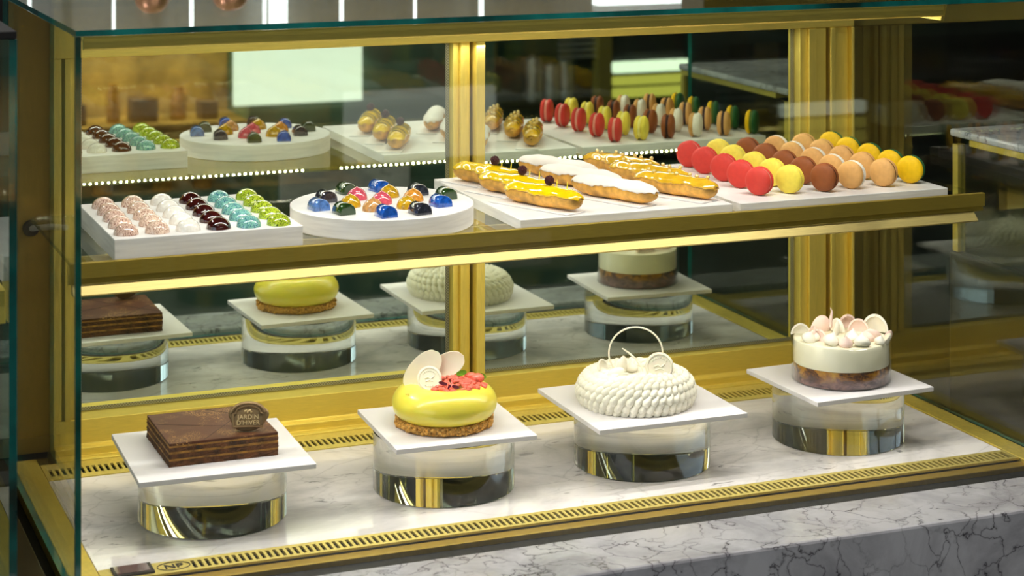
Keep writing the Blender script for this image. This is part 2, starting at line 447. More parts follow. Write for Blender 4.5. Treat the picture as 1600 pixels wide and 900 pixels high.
tag(obj('bonbon_tray', MB().box(.495, .7425, 2.604, 2.865, SZ + .0003, 1.098), M['tray'], bevel=.0008), 'thick white square tray under rows of domed bonbons', 'tray')
tag(obj('bonbon_plinth', MB().lathe([(.1270, 0), (.1280, .001), (.1280, .0267), (.1268, .0277)], (.891, 2.7245, SZ + .0003), 96), M['tray']), 'round white plinth scattered with glossy coloured bonbons', 'tray')
tag(obj('eclair_tray', MB().box(1.048, 1.374, 2.597, 2.950, SZ + .0003, 1.085), M['tray'], bevel=.0008), 'white square tray holding nine eclairs', 'tray')
tag(obj('macaron_tray', MB().box(1.387, 1.736, 2.599, 2.946, SZ + .0003, 1.084), M['tray'], bevel=.0008), 'white square tray under the rows of standing macarons', 'tray')

# ------------------------------------------------------------------ domed bonbons, six columns of five
dm = {
 'pink': speckle('pink_speckled_shell', (222, 186, 166), [(112, 50, 44), (238, 206, 186)], 520, .47),
 'rose': speckle('rose_speckled_shell', (230, 200, 178), [(132, 66, 54), (244, 218, 196)], 520, .45),
 'white': speckle('white_shell', (236, 230, 220), [(246, 242, 234)], 300, .4),
 'dark': speckle('dark_red_brown_shell', (58, 12, 12), [(34, 6, 8)], 120, .4),
 'teal': speckle('turquoise_shell', (140, 196, 190), [(30, 84, 128), (126, 190, 168)], 460, .46),
 'green': speckle('green_speckled_shell', (156, 182, 30), [(34, 60, 10), (190, 206, 60)], 480, .46)}
cols = [('pink', 'pink speckled', 'leftmost column'), ('rose', 'beige pink speckled', 'second column'), ('white', 'pearl white', 'white column'),
        ('dark', 'dark red-brown', 'dark column'), ('teal', 'turquoise speckled', 'turquoise column'), ('green', 'lime green speckled', 'green column')]
rown = ['front end', 'second place from the front', 'middle', 'fourth place from the front', 'back end']
for ci, (k, nm, cn) in enumerate(cols):
    me = None
    for r in range(5):
        if me is None:
            o = obj('domed_bonbon', MB().ell((0, 0, 0), (.0163, .0163, .0148), None, 28, 10, half=True), dm[k], local=True); me = o
        else: o = me.copy(); C.objects.link(o)
        fx = .5155 + .0400 * ci + .0018 * r; fy = 2.6335 + .0490 * r - .0016 * ci
        o.location = (fx, fy, 1.0981)
        o.rotation_euler = (0, 0, random.uniform(0, 6))
        tag(o, '%s domed bonbon at the %s of the %s' % (nm, rown[r], cn), 'bonbon', 'domed bonbons on the square tray')

# ------------------------------------------------------------------ bonbons on the round plinth
def gloss(name, c, var=.15): return plain(name, c, .10, coat=1, var=var, scale=160)
rb = {'green': gloss('dark_green_shell', (34, 62, 20), .3), 'black': gloss('charcoal_shell', (44, 44, 56), .3), 'blue': gloss('blue_shell', (24, 84, 178), .3),
      'pale': gloss('frosted_blue_shell', (84, 122, 186), .3), 'yellow': gloss('mustard_shell', (196, 150, 22), .25), 'pink': gloss('pink_shell', (206, 82, 100), .2),
      'beige': gloss('beige_shell', (194, 142, 84), .2), 'orange': gloss('orange_shell', (206, 136, 44), .2)}
def loaf_mb():
    m = MB(); n = 14; L = .0135
    prof = [(-.0118, 0)] + [(.0118 * math.cos(PI - PI * k / n), .003 + .0125 * math.sin(PI * k / n)) for k in range(n + 1)] + [(.0118, 0)]
    vs = []; q = len(prof)
    for y, s in ((-L, .94), (-L + .0012, 1), (L - .0012, 1), (L, .94)):
        vs += [(x * s, y, z * (s if z > .001 else 1)) for x, z in prof]
    fs = [list(range(q)), [3 * q + i for i in range(q)][::-1]]
    for j in range(3):
        fs += [(j * q + i, (j + 1) * q + i, (j + 1) * q + (i + 1) % q, j * q + (i + 1) % q) for i in range(q)]
    m.add(vs, fs, 0, False)
    for i in range(2, len(m.smooth)):
        m.smooth[i] = True
    return m
def ridge_mb():
    def fn(p):
        return Vector((p.x, p.y, p.z * (1.0 + .10 * math.exp(-(p.x / .16) ** 2))))
    return MB().ell((0, 0, 0), (.0150, .0140, .0165), None, 32, 12, half=True, fn=fn)
RB = [('green', 'loaf', .866, 2.812, 'dark green', 'behind the pink one at the back edge'), ('black', 'loaf', .821, 2.762, 'charcoal', 'behind the frosted blue bonbon'),
      ('pale', 'loaf', .794, 2.706, 'frosted blue', 'nearest the square tray'), ('green', 'loaf', .817, 2.664, 'dark green', 'at the front next to the frosted blue one'),
      ('yellow', 'dome', .841, 2.712, 'mustard yellow', 'between the pink and the front green bonbon'), ('pink', 'dome', .866, 2.762, 'pink', 'in front of the back dark green bonbon'),
      ('blue', 'loaf', .9165, 2.815, 'bright blue', 'at the back edge of the plinth'), ('yellow', 'dome', .914, 2.764, 'mustard yellow', 'in front of the back blue bonbon'),
      ('pink', 'dome', .888, 2.717, 'pink', 'at the centre of the plinth'), ('beige', 'dome', .861, 2.672, 'beige', 'behind the front blue bonbon'),
      ('blue', 'loaf', .864, 2.624, 'bright blue', 'at the front edge of the plinth'), ('black', 'loaf', .958, 2.766, 'black', 'behind the orange bonbon'),
      ('orange', 'dome', .936, 2.722, 'orange', 'beside the black bonbon'), ('yellow', 'dome', .910, 2.672, 'olive yellow', 'behind the front grey bonbon'),
      ('black', 'loaf', .913, 2.627, 'dark grey', 'at the front edge of the plinth'), ('green', 'loaf', .985, 2.722, 'dark green', 'nearest the eclair tray'),
      ('blue', 'loaf', .958, 2.670, 'bright blue', 'in front of the green one by the eclairs')]
lm = {}
for k, s, x, y, cn, pl in RB:
    if s not in lm:
        o = obj('loaf_bonbon' if s == 'loaf' else 'ridged_bonbon', loaf_mb() if s == 'loaf' else ridge_mb(), rb[k], local=True); lm[s] = o.data
    else:
        o = bpy.data.objects.new('loaf_bonbon' if s == 'loaf' else 'ridged_bonbon', lm[s]); C.objects.link(o)
    o.material_slots[0].link = 'OBJECT'; o.material_slots[0].material = rb[k]
    o.location = (x, y, 1.0981); o.rotation_euler = (0, 0, math.radians((8 if s == 'loaf' else -20) + random.uniform(-5, 5)))
    tag(o, 'glossy %s bonbon %s' % (cn, pl), 'bonbon', 'coloured bonbons on the round plinth')

# ------------------------------------------------------------------ eclairs
M['choux'] = plain('baked_choux', (226, 168, 72), .5, var=.28, scale=55, bump=.6, bdist=.0012, bscale=160)
M['gl_y'] = plain('yellow_glaze', (244, 200, 6), .10, coat=1, var=.05, scale=40, bump=.15, bscale=90)
M['gl_w'] = plain('white_icing', (232, 224, 215), .45, var=.03, scale=40, bump=.3, bscale=140)
M['gl_g'] = plain('golden_glaze', (226, 176, 40), .12, coat=1, var=.12, scale=50, bump=.3, bscale=90)
M['rasp'] = plain('raspberry', (70, 10, 22), .5, var=.3, scale=300, bump=.6, bscale=500)
M['pearl'] = plain('sugar_pearl', (234, 206, 130), .2, metal=.35, coat=1)
M['sugar'] = plain('sugar_leaf', (250, 226, 60), .3)
def ecl_r(t, R):
    a = abs(t); return R * (1 - a ** 5) ** .45 if a < 1 else 0
def ecl_pt(t, ang, R, L, off, seed):
    r = ecl_r(t, R); n = .05 * math.sin(7 * t + seed) + .03 * math.sin(17 * t + 3 * ang + seed)
    y = (r * (1 + n) + off) * math.sin(ang) * 1.0
    z = .0146 + (r * (1 + n) + off) * math.cos(ang) * .90
    x = t * L / 2 + (off * t if abs(t) > .9 else 0)
    return (x, y, max(0.0004, z))
def eclair(kind, name, seed, L=.146):
    R = .0160
    e = thing(name, '', 'eclair')
    m = MB(); N = 44; K = 24; vs = []; fs = []
    ts = [-math.cos(PI * i / N) for i in range(N + 1)]
    for t in ts:
        for k in range(K): vs.append(ecl_pt(max(-.9995, min(.9995, t)), 2 * PI * k / K, R, L, 0, seed))
    for i in range(N):
        for k in range(K): fs.append((i * K + k, i * K + (k + 1) % K, (i + 1) * K + (k + 1) % K, (i + 1) * K + k))
    m.add(vs, fs, 0, True); obj('choux_pastry', m, M['choux'], e, local=True)
    g = MB(); vs = []; fs = []; K2 = 18
    for i, t in enumerate(ts):
        tt = max(-.985, min(.985, t))
        edge = 1.30 + .10 * math.sin(6 * t + seed) + .05 * math.sin(17 * t + seed * 2) + .04 * math.sin(41 * t + seed)
        if abs(t) > .9: edge *= .9
        for k in range(K2 + 1):
            a = -edge + 2 * edge * k / K2
            vs.append(ecl_pt(tt, a, R, L, .0009, seed))
    for i in range(N):
        for k in range(K2): fs.append((i * (K2 + 1) + k, i * (K2 + 1) + k + 1, (i + 1) * (K2 + 1) + k + 1, (i + 1) * (K2 + 1) + k))
    g.add(vs, fs, 0, True)
    obj('icing', g, M[{'y': 'gl_y', 'w': 'gl_w', 'g': 'gl_g'}[kind]], e, local=True, solid=.0014)
    if kind == 'y':
        rm = MB()
        for k in range(46):
            z = 1 - 2 * (k + .5) / 46; ph = k * 2.39996; rr = math.sqrt(1 - z * z)
            rm.ell((.012 + .0058 * rr * math.cos(ph), .0058 * rr * math.sin(ph), .0375 + .0058 * z), (.0017, .0017, .0017), None, 6, 4)
        rm.ell((.012, 0, .0375), (.0058, .0058, .0058), None, 10, 7); obj('raspberry', rm, M['rasp'], e, local=True)
        for q, (a, b) in enumerate(((.024, .002), (.048, -.003))):
            obj('sugar_shard', MB().tube([(a, b, .0300), (a + .001, b, .035), (a - .001, b + .002, .040)], .0011, 5, taper=lambda s: 1 - .7 * s), M['sugar'], e, local=True)
    if kind == 'g':
        pm = None
        for q, (tx, a) in enumerate(((-.055, .3), (-.036, -.3), (-.014, .15), (.006, -.25), (.022, .3), (.040, -.05), (.056, .25))):
            p = ecl_pt(tx / L * 2, a, R, L, .0036, seed)
            if pm is None:
                pm = obj('pearl', MB().ell((0, 0, 0), (.0030, .0030, .0030), None, 12, 8), M['pearl'], e, local=True); po = pm
            else: po = pm.copy(); C.objects.link(po)
            po.location = p
    return e
ECL = [('y', [(1.113, 2.661), (1.110, 2.755), (1.1045, 2.851)], 'yellow glazed eclair topped with a raspberry', .143),
       ('w', [(1.230, 2.675), (1.2235, 2.780), (1.2245, 2.870)], 'white iced eclair', .158),
       ('g', [(1.327, 2.673), (1.3295, 2.767), (1.327, 2.860)], 'golden glazed eclair dotted with pearls', .150)]
er = ['nearest the front edge of its tray', 'in the middle of its row of three', 'at the back of its tray']
ea = math.radians(-65.5)
nmk = {'y': 'yellow_eclair', 'w': 'white_eclair', 'g': 'golden_eclair'}
for k, ps, lb, LL in ECL:
    pe = None
    for i, (x, y) in enumerate(ps):
        if pe is None: e = pe = eclair(k, nmk[k], {'y': 1.3, 'w': 4.1, 'g': 2.2}[k], LL)
        else: e = copy_tree(pe)
        y += .012; e.location = (x, y, 1.0869); e.rotation_euler = (0, 0, ea)
        tag(e, '%s, %s' % (lb, er[i]), 'eclair', 'eclairs on the white tray')
        c = obj('eclair_card', MB().box(-.076, .076, -.0188, .0188, 0, .0012), M['card'], local=True)
        c.location = (x - .0063 - .007 * math.cos(ea), y - .0029 - .007 * math.sin(ea), 1.0855); c.rotation_euler = (0, 0, ea)
        tag(c, 'white paper card under the %s eclair %s' % ({'y': 'yellow', 'w': 'white', 'g': 'golden'}[k], er[i]), 'card', 'paper cards under the eclairs')

# ------------------------------------------------------------------ macarons
MR = .0207
def mshell(sgn):
    """half shell: flat foot at y=0, dome towards sgn*y"""
    pr = [(0.0, .0092), (.30, .0091), (.55, .0087), (.75, .0079), (.88, .0066), (.955, .0050), (.985, .0038), (.965, .0031), (1.0, .0024), (.99, .0012), (.975, .0004), (.93, 0)]
    def wob(a, h): return (.012 * math.sin(31 * a) + .010 * math.sin(47 * a + 1)) if abs(h) < .0032 else .002 * math.sin(3 * a)
    prof = [(r * MR, sgn * h) for r, h in pr]
    return MB().lathe(prof, (0, 0, 0), 72, 'Y', wob=wob)
def mac_mat(n, c): return plain(n, c, .55, var=.05, scale=160, bump=.25, bdist=.0003, bscale=700, spec=.3)
mm = {'red': mac_mat('red_shell', (208, 62, 52)), 'lemon': mac_mat('pale_yellow_shell', (238, 216, 80)), 'brown': mac_mat('brown_shell', (146, 80, 38)),
      'beige': mac_mat('beige_shell_m', (226, 170, 100)), 'white': mac_mat('white_shell_m', (238, 230, 214)), 'yellow': mac_mat('yellow_shell', (250, 200, 10)),
      'green': mac_mat('green_shell', (40, 96, 50)), 'f_red': mac_mat('cream_pink_filling', (224, 150, 130)), 'f_lem': mac_mat('lemon_filling', (240, 226, 130)),
      'f_br': mac_mat('dark_filling', (54, 22, 14)), 'f_wh': mac_mat('white_filling', (244, 238, 224)), 'f_gr': mac_mat('olive_filling', (90, 110, 30))}
MAC = [('red', 'red', 'f_red', 'red', 'red column'), ('lemon', 'lemon', 'f_lem', 'pale yellow', 'pale yellow column'), ('brown', 'brown', 'f_br', 'chocolate brown', 'brown column'),
       ('beige', 'white', 'f_wh', 'beige and white', 'white-backed beige column'), ('beige', 'beige', 'f_br', 'beige', 'dark-filled beige column'), ('yellow', 'green', 'f_gr', 'bright yellow', 'bright yellow column')]
mx = [1.4462, 1.4962, 1.5494, 1.6010, 1.6552, 1.7070]
my = [2.648, 2.712, 2.778, 2.848, 2.912]
rn = ['front end', 'second place from the front', 'middle', 'second place from the back', 'back end']
meA, meB, meF = None, None, None
for ci, (a, b, f, nm, cn) in enumerate(MAC):
    proto = None
    for r in range(5):
        if proto is None:
            e = proto = thing('macaron', '', 'macaron')
            A = obj('shell', mshell(-1), mm[a], e, local=True); A.location = (0, -.0022, 0)
            B = obj('shell', mshell(1), mm[b], e, local=True); B.location = (0, .0022, 0)
            F_ = obj('filling', MB().lathe([(.0185, -.0026), (.0192, -.001), (.0192, .001), (.0185, .0026)], (0, 0, 0), 48, 'Y'), mm[f], e, local=True)
            if a != b: B['label'] = '%s back shell' % b
        else: e = copy_tree(proto)
        e.location = (mx[ci] + .004 * r + random.uniform(-.0015, .0015), my[r] + [0, -.002, -.005, -.002, 0, .006][ci] + random.uniform(-.002, .002), 1.0842 + MR * 1.004)
        e.rotation_euler = (0, random.uniform(0, 6), 0)
        e.rotation_mode = 'XYZ'
        e.rotation_euler = (0, 0, math.radians(-53 + random.uniform(-4, 4)))
        tag(e, '%s macaron, %s of the %s' % (nm, rn[r], cn), 'macaron', 'macarons standing in rows on the tray')
# ------------------------------------------------------------------ opera cake
RGT = Vector((.929, -.370, 0)); VUP = Vector((0, 0, 1)); TOW = Vector((-.370, -.929, 0))   # facing the customer's side
M['sponge'] = plain('coffee_sponge', (100, 58, 24), .8, var=.40, scale=90, bump=.8, bdist=.002, bscale=420)
M['coffee'] = plain('coffee_cream', (178, 126, 48), .6, var=.38, scale=70, bump=.4, bscale=260)
t = NT('cocoa_glaze'); v = t.coords(); f = t.noise(v, 900, 1, .5)
blob = t.ramp(t.noise(v, 26, 2), [(.48, (0, 0, 0)), (.66, (1, 1, 1))])
sp = t.math('MULTIPLY', t.ramp(f, [(.60, (0, 0, 0)), (.63, (1, 1, 1))]), blob)
t.bsdf(Base_Color=t.mix(sp, lin((86, 48, 32)), lin((224, 176, 108))), Roughness=.5, Specular_IOR_Level=.25); M['glaze'] = t.m
M['groove'] = plain('cocoa_groove', (52, 28, 20), .6)
M['seal'] = brass('bronze_chocolate', (5, 5, 5), (.30, .20, .105), .40)
M['sealgold'] = brass('rubbed_gold', (5, 5, 5), (.85, .66, .36), .38)
ox0, ox1, oy0, oy1 = .5735, .7185, 2.641, 2.782
opera = thing('opera_cake', 'rectangular layered chocolate coffee cake with a bronze seal, on white board', 'cake', ((ox0 + ox1) / 2, (oy0 + oy1) / 2, BZ))
def slab(z0, z1, jit, inset=0):
    m = MB(); n = 40; per = []
    for (a, b, c, d) in ((ox0, oy0, ox1, oy0), (ox1, oy0, ox1, oy1), (ox1, oy1, ox0, oy1), (ox0, oy1, ox0, oy0)):
        for k in range(n): per.append((a + (c - a) * k / n, b + (d - b) * k / n))
    cx, cy = (ox0 + ox1) / 2, (oy0 + oy1) / 2; q = len(per); vs = []
    nz = 4
    for j in range(nz + 1):
        z = z0 + (z1 - z0) * j / nz
        for x, y in per:
            w = random.uniform(-jit, jit) - inset
            vs.append((x + math.copysign(w, x - cx) * (abs(x - cx) > .07), y + math.copysign(w, y - cy) * (abs(y - cy) > .07), z))
    fs = []
    for j in range(nz):
        for i in range(q): fs.append((j * q + i, j * q + (i + 1) % q, (j + 1) * q + (i + 1) % q, (j + 1) * q + i))
    fs.append(list(range(q))[::-1]); fs.append([nz * q + i for i in range(q)])
    return m.add(vs, fs, 0, False)
lay = [('sponge_layer', 'sponge', .0075, .0012), ('coffee_cream_layer', 'coffee', .0026, .0005), ('sponge_layer', 'sponge', .0062, .0012), ('coffee_cream_layer', 'coffee', .0032, .0005),
       ('sponge_layer', 'sponge', .0052, .0012), ('coffee_cream_layer', 'coffee', .0022, .0004)]
z = BZ + .0002
for n_, m_, h_, j_ in lay:
    obj(n_, slab(z, z + h_, j_), M[m_], opera); z += h_
gz = obj('cocoa_glaze', slab(z, z + .0034, .0001, -.0002), M['glaze'], opera, bevel=.0005); zt = z + .0034
sc = MB()
def score(a, b):
    p, q = [Vector((ox0 + u * (ox1 - ox0), oy0 + w * (oy1 - oy0), zt)) for u, w in (a, b)]
    d = (q - p).normalized(); n = Vector((-d.y, d.x, 0)) * .0005
    sc.add([(p + n)[:], (q + n)[:], (q - n)[:], (p - n)[:]] + [tuple((c + Vector((0, 0, .00025)))[:]) for c in (p + n, q + n, q - n, p - n)],
           [(0, 1, 2, 3), (4, 7, 6, 5), (0, 4, 5, 1), (1, 5, 6, 2), (2, 6, 7, 3), (3, 7, 4, 0)])
score((0.02, .66), (.74, .30)); score((.32, .02), (.78, .66)); score((.55, .985), (.99, .50)); score((.78, .66), (.985, .93))
obj('score_line', sc, M['groove'], gz)
# the seal: a pressed oval plaque standing on the glaze
so = Vector((.6820, 2.6560, zt + .0003)); tilt = math.radians(16)
sa = Vector((.955, -.296, 0)); sn = Vector((-.296 * math.cos(tilt), -.955 * math.cos(tilt), math.sin(tilt)))
sb = sn.cross(sa).normalized()
if sb.z < 0: sb = -sb
oval = []
for k in range(40):
    a = 2 * PI * k / 40
    r = 1 + .05 * math.sin(3 * a + .5) + .03 * math.sin(5 * a)
    oval.append((.0262 * r * math.cos(a), .0190 + .0186 * r * math.sin(a) * (1 if math.sin(a) > 0 else .97)))
seal = obj('bronze_seal', MB().prism(oval, (so - sn * .004, sa, sb, sn), .0065), M['seal'], opera, bevel=.0022, seg=3)
seal['label'] = 'bronze chocolate seal'
arch = [(-.0195, .0062), (.0195, .0062), (.0200, .0225), (.0160, .0235)] + [(.0160 * math.cos(PI * k / 12), .0250 + .0082 * math.sin(PI * k / 12)) for k in range(0, 13)] + [(-.0160, .0235), (-.0200, .0225)]
o3 = lambda x, y, d: (so + sa * x + sb * y + sn * d)[:]
rim = MB().tube([o3(x, y, .0030) for x, y in arch] + [o3(*arch[0], .0030)], .0016, 7)
rim.tube([o3(.0215 * math.cos(PI * k / 16), .0245 + .0122 * math.sin(PI * k / 16), .0030) for k in range(17)], .0023, 7)
obj('seal_rim', rim, M['seal'], seal)
for ln, yy in (("JARDIN", .0185), ("D'HIVER", .0112)):
    obj('lettering', text_mesh(ln,   .0082, .0007, (so + sb * yy + sn * .0029, sa, sb, sn), 1.05), M['sealgold'], seal)
em = MB()
for k in range(6):
    em.ell(o3((k - 2.5) * .0017, .0260 + .0012 * math.sin(k * 2.2), .0028), (.0014, .0008, .0016), None, 8, 5)
obj('emblem', em, M['sealgold'], seal)

# ------------------------------------------------------------------ yellow glazed entremet
M['dome'] = plain('yellow_mirror_glaze', (243, 226, 78), .30, coat=.35, var=.02, scale=20, sss=.1)
M['crumb'] = plain('biscuit_crumb', (228, 168, 80), .75, var=.35, scale=300, bump=.6, bdist=.001, bscale=600)
M['citrus'] = plain('pink_grapefruit', (240, 112, 92), .25, var=.2, scale=260, sss=.25, bump=.3, bscale=500)
M['wchoc'] = plain('white_chocolate', (244, 236, 214), .38, var=.02, sss=.1)
M['leafg'] = plain('green_leaf', (112, 170, 40), .4, var=.2)
M['leafp'] = plain('purple_leaf', (104, 20, 62), .45, var=.2)
M['goldleaf'] = brass('gold_leaf', (9, 9, 9), (.85, .62, .16), .3)
ec = Vector((.9725, 2.694, BZ))
ent = thing('yellow_cake', 'round yellow mirror-glazed cake on crumb base with pink fruit and white chocolate petals', 'cake', ec)
cm = MB(); rnd = random.Random(4)
cm.lathe([(.064, .0005), (.0655, .006), (.064, .012)], ec, 60)
for k in range(620):
    a = rnd.uniform(0, 2 * PI); zz = rnd.uniform(.0025, .0115); r = .0640 + rnd.uniform(-.001, .0036); s = rnd.uniform(.0016, .0042)
    mt = Matrix.Rotation(rnd.uniform(0, 6), 3, 'X') @ Matrix.Rotation(rnd.uniform(0, 6), 3, 'Z')
    cm.ell(ec + Vector((r * math.cos(a), r * math.sin(a), max(s * .8, zz))), (s, s * .8, s * .7), mt, 6, 4)
cm.smooth = [False] * len(cm.smooth)
obj('crumb_base', cm, M['crumb'], ent)
pf = [(.0, .0125), (.055, .0115), (.062, .0120), (.0675, .0155), (.0712, .021), (.0735, .0285), (.0735, .0345), (.0705, .0425), (.0655, .0490), (.058, .0543), (.049, .0570), (.042, .0565), (.034, .0545), (0, .0535)]
def smooth_prof(p, it=2):
    for _ in range(it):
        q = [p[0]]
        for a, b in zip(p, p[1:]): q += [tuple(a[i] * .75 + b[i] * .25 for i in (0, 1)), tuple(a[i] * .25 + b[i] * .75 for i in (0, 1))]
        p = q + [p[-1]]
    return p
obj('yellow_glaze', MB().lathe(smooth_prof(pf), ec, 96), M['dome'], ent)
ctp = ec + Vector((0, 0, .0545))
ft = MB()
for k in range(230):
    a = rnd.uniform(0, 2 * PI); q = rnd.random() ** .6
    p = ctp + RGT * (.012 + .044 * q * math.cos(a)) + Vector((.37, .929, 0)) * (.034 * q * math.sin(a) - .006)
    hh = (1 - q) * .012 + .001
    s = rnd.uniform(.002, .0042)
    mt = Matrix.Rotation(rnd.uniform(0, 6), 3, 'Z') @ Matrix.Rotation(rnd.uniform(-.7, .7), 3, 'X')
    ft.ell(p + Vector((0, 0, hh)), (s * 1.7, s * .8, s * .8), mt, 7, 5)
for dx, dy, dz, s in ((-.002, .014, .014, .010), (.012, .018, .013, .009), (.046, .004, .008, .0105), (.036, .010, .009, .009), (-.018, -.004, .005, .008)):
    mt = Matrix.Rotation(rnd.uniform(0, 6), 3, 'Z') @ Matrix.Rotation(.5, 3, 'X')
    ft.ell(ctp + RGT * dx + Vector((.37, .929, 0)) * dy + Vector((0, 0, dz)), (s, s * .75, s * .6), mt, 10, 7)
obj('grapefruit', ft, M['citrus'], ent)
def petal(name, cx, cz, ang, ra, rb_, depth, mat, parent, base, th=.0018, bend=.10, cut=0, n=None):
    """curved chocolate petal in a plane that faces the shopper: cx along RGT, cz up, depth towards the shopper"""
    ca, sa_ = math.cos(ang), math.sin(ang)
    A = RGT * ca + VUP * sa_; B = -RGT * sa_ + VUP * ca; N = (A.cross(B)).normalized()
    if N.dot(TOW) < 0: N = -N
    if n: N = Vector(n).normalized()
    nu, nv = 20, 8; vs = []; fs = []
    og = base + RGT * cx + VUP * cz + TOW * depth
    for side in (0, 1):
        for i in range(nu + 1):
            uu = -1 + 2 * i / nu; wv = math.sqrt(max(0, 1 - abs(uu) ** 2.3))
            for j in range(nv + 1):
                vv = -1 + 2 * j / nv; x = uu * ra; y = vv * rb_ * wv
                d = bend * (vv * wv) ** 2 * rb_ + bend * .5 * uu * uu * ra + (th if side else 0)
                vs.append((og + A * x + B * y + N * d)[:])
    q = (nu + 1) * (nv + 1); w = nv + 1
    for side in (0, 1):
        for i in range(nu):
            for j in range(nv):
                f = [side * q + i * w + j, side * q + i * w + j + 1, side * q + (i + 1) * w + j + 1, side * q + (i + 1) * w + j]
                fs.append(f if side else f[::-1])
    for i in range(nu):
        for j, rv in ((0, 0), (nv, 1)):
            f = [i * w + j, (i + 1) * w + j, q + (i + 1) * w + j, q + i * w + j]; fs.append(f[::-1] if rv else f)
    return obj(name, MB().add(vs, fs, 0, True), mat, parent)
petal('white_chocolate_petal', -.0305, .0215, math.radians(48), .0340, .0185, .004, M['wchoc'], ent, ctp)
petal('white_chocolate_petal', .0015, .0265, math.radians(28), .0290, .0165, -.002, M['wchoc'], ent, ctp, bend=.16)
def medallion(parent, base, cx, cz, depth, r, tiltd, mat, name='white_chocolate_medallion'):
    A = RGT; tl = math.radians(tiltd); N = TOW * math.cos(tl) + VUP * math.sin(tl); B = N.cross(A)
    if B.z < 0: B = -B
    og = base + RGT * cx + VUP * cz + TOW * depth
    d = obj(name, MB().prism([(r * math.cos(2 * PI * k / 48) * (1 + .012 * math.sin(5 * k)), r * math.sin(2 * PI * k / 48)) for k in range(48)], (og, A, B, N), .0030), mat, parent, bevel=.0006)
    rl = MB(); g = lambda x, y, e=.0032: (og + A * x + B * y + N * e)[:]
    rl.tube([g(r * .86 * math.cos(2 * PI * k / 40), r * .86 * math.sin(2 * PI * k / 40)) for k in range(41)], r * .06, 6)
    for k in range(8):                        # worn, unreadable relief around the upper and lower rim and a sprig in the middle
        a = PI * (.22 + .08 * k); rl.ell(g(r * .62 * math.cos(a), r * .62 * math.sin(a)), (r * .055, r * .055, r * .07), None, 6, 4)
        if k < 5:
            a = -PI * (.34 + .08 * k); rl.ell(g(r * .62 * math.cos(a), r * .62 * math.sin(a)), (r * .055, r * .055, r * .07), None, 6, 4)
    rl.tube([g(-.38 * r, .02 * r), g(-.1 * r, .12 * r), g(.1 * r, -.02 * r), g(.38 * r, .2 * r)], r * .06, 6)
    rl.tube([g(-.3 * r, -.22 * r), g(0, -.12 * r), g(.3 * r, -.2 * r)], r * .05, 6)
    obj('relief', rl, mat, d); return d
medallion(ent, ctp, -.0200, .0140, .022, .0170, 18, M['wchoc'])
def leaf(name, mat, parent, base, cx, cz, depth, ang, L, W):
    return petal(name, cx, cz, ang, L, W, depth, mat, parent, base, th=.0006, bend=.2, n=(TOW * .6 + VUP * .8))
leaf('green_leaf', M['leafg'], ent, ctp, .024, .0175, .008, .25, .0075, .0036)
leaf('green_leaf', M['leafg'], ent, ctp, .054, .0095, -.008, -.6, .005, .0026)
leaf('purple_leaf', M['leafp'], ent, ctp, -.001, .0095, .031, -.25, .0062, .0022)
leaf('purple_leaf', M['leafp'], ent, ctp, .0165, .0055, .034, -.2, .0052, .0022)
leaf('purple_leaf', M['leafp'], ent, ctp, .008, .0055, .034, 1.2, .0034, .002)
gl = MB()
for k in range(12):
    p = ctp + RGT * (-.045 + rnd.uniform(-.006, .006)) + TOW * (.0385 + rnd.uniform(-.003, .003))
    gl.ell(p + VUP * (-.0030 + .0003 * k % .001), (.0018, .0014, .0008), Matrix.Rotation(rnd.uniform(0, 6), 3, 'Z'), 6, 4)
obj('gold_flake', gl, M['goldleaf'], ent)

# ------------------------------------------------------------------ piped cream cake
M['cream'] = plain('whipped_cream', (243, 238, 220), .5, var=.02, scale=60, spec=.3)
cc = Vector((1.2675, 2.694, BZ))
cream = thing('piped_cream_cake', 'round white cake covered in piped cream drops with a chocolate ring', 'cake', cc)
bm_ = MB()
bprof = smooth_prof([(.0, .0003), (.074, .0003), (.079, .006), (.0825, .014), (.0825, .023), (.078, .033), (.068, .041), (.052, .0445), (.03, .043), (0, .042)], 2)
bm_.lathe(bprof, cc, 96)
rows = [(.0775, .0060, -.25), (.0810, .0135, -.05), (.0815, .0225, .2), (.0775, .0315, .55), (.0705, .0385, .9), (.0600, .0425, 1.2), (.0480, .0440, 1.4), (.036, .0430, 1.5)]
for ri, (r, h, el) in enumerate(rows):
    n = max(12, int(2 * PI * r / .0112))
    for k in range(n):
        a = 2 * PI * (k + .5 * (ri % 2)) / n
        N = Vector((math.cos(a) * math.cos(el), math.sin(a) * math.cos(el), math.sin(el)))
        T = Vector((-math.sin(a), math.cos(a), 0)); U = N.cross(T)
        if U.z < 0: U = -U
        ro = math.radians(-38)
        A = T * math.cos(ro) + U * math.sin(ro); B = -T * math.sin(ro) + U * math.cos(ro)
        mt = Matrix((A, B, N)).transposed()
        fn = lambda p: Vector((p.x * (1 - .38 * p.y), p.y, p.z * (1 - .25 * p.y)))
        s = rnd.uniform(.95, 1.05)
        bm_.ell(cc + Vector((math.cos(a) * r, math.sin(a) * r, h)) + N * .0012, (.0058 * s, .0098 * s, .0058 * s), mt, 9, 6, fn=fn)
obj('piped_cream', bm_, M['cream'], cream)
cct = cc + Vector((0, 0, .0465))
g = lambda dx, dz, dp=0: (cct + RGT * dx + VUP * dz + TOW * dp)[:]
arc = [g(-.0005 + .0390 * math.cos(a), .0250 + .0375 * math.sin(a), .004) for a in [PI * (1.20 - 1.26 * k / 40) for k in range(41)]]
obj('chocolate_ring', MB().tube(arc, .0013, 8), M['wchoc'], cream)
obj('chocolate_ring', MB().tube([g(-.0015 + .046 * math.cos(a), .0015, .018 + .022 * math.sin(a)) for a in [PI * (.08 + .84 * k / 30) for k in range(31)]], .0009, 6), M['wchoc'], cream)
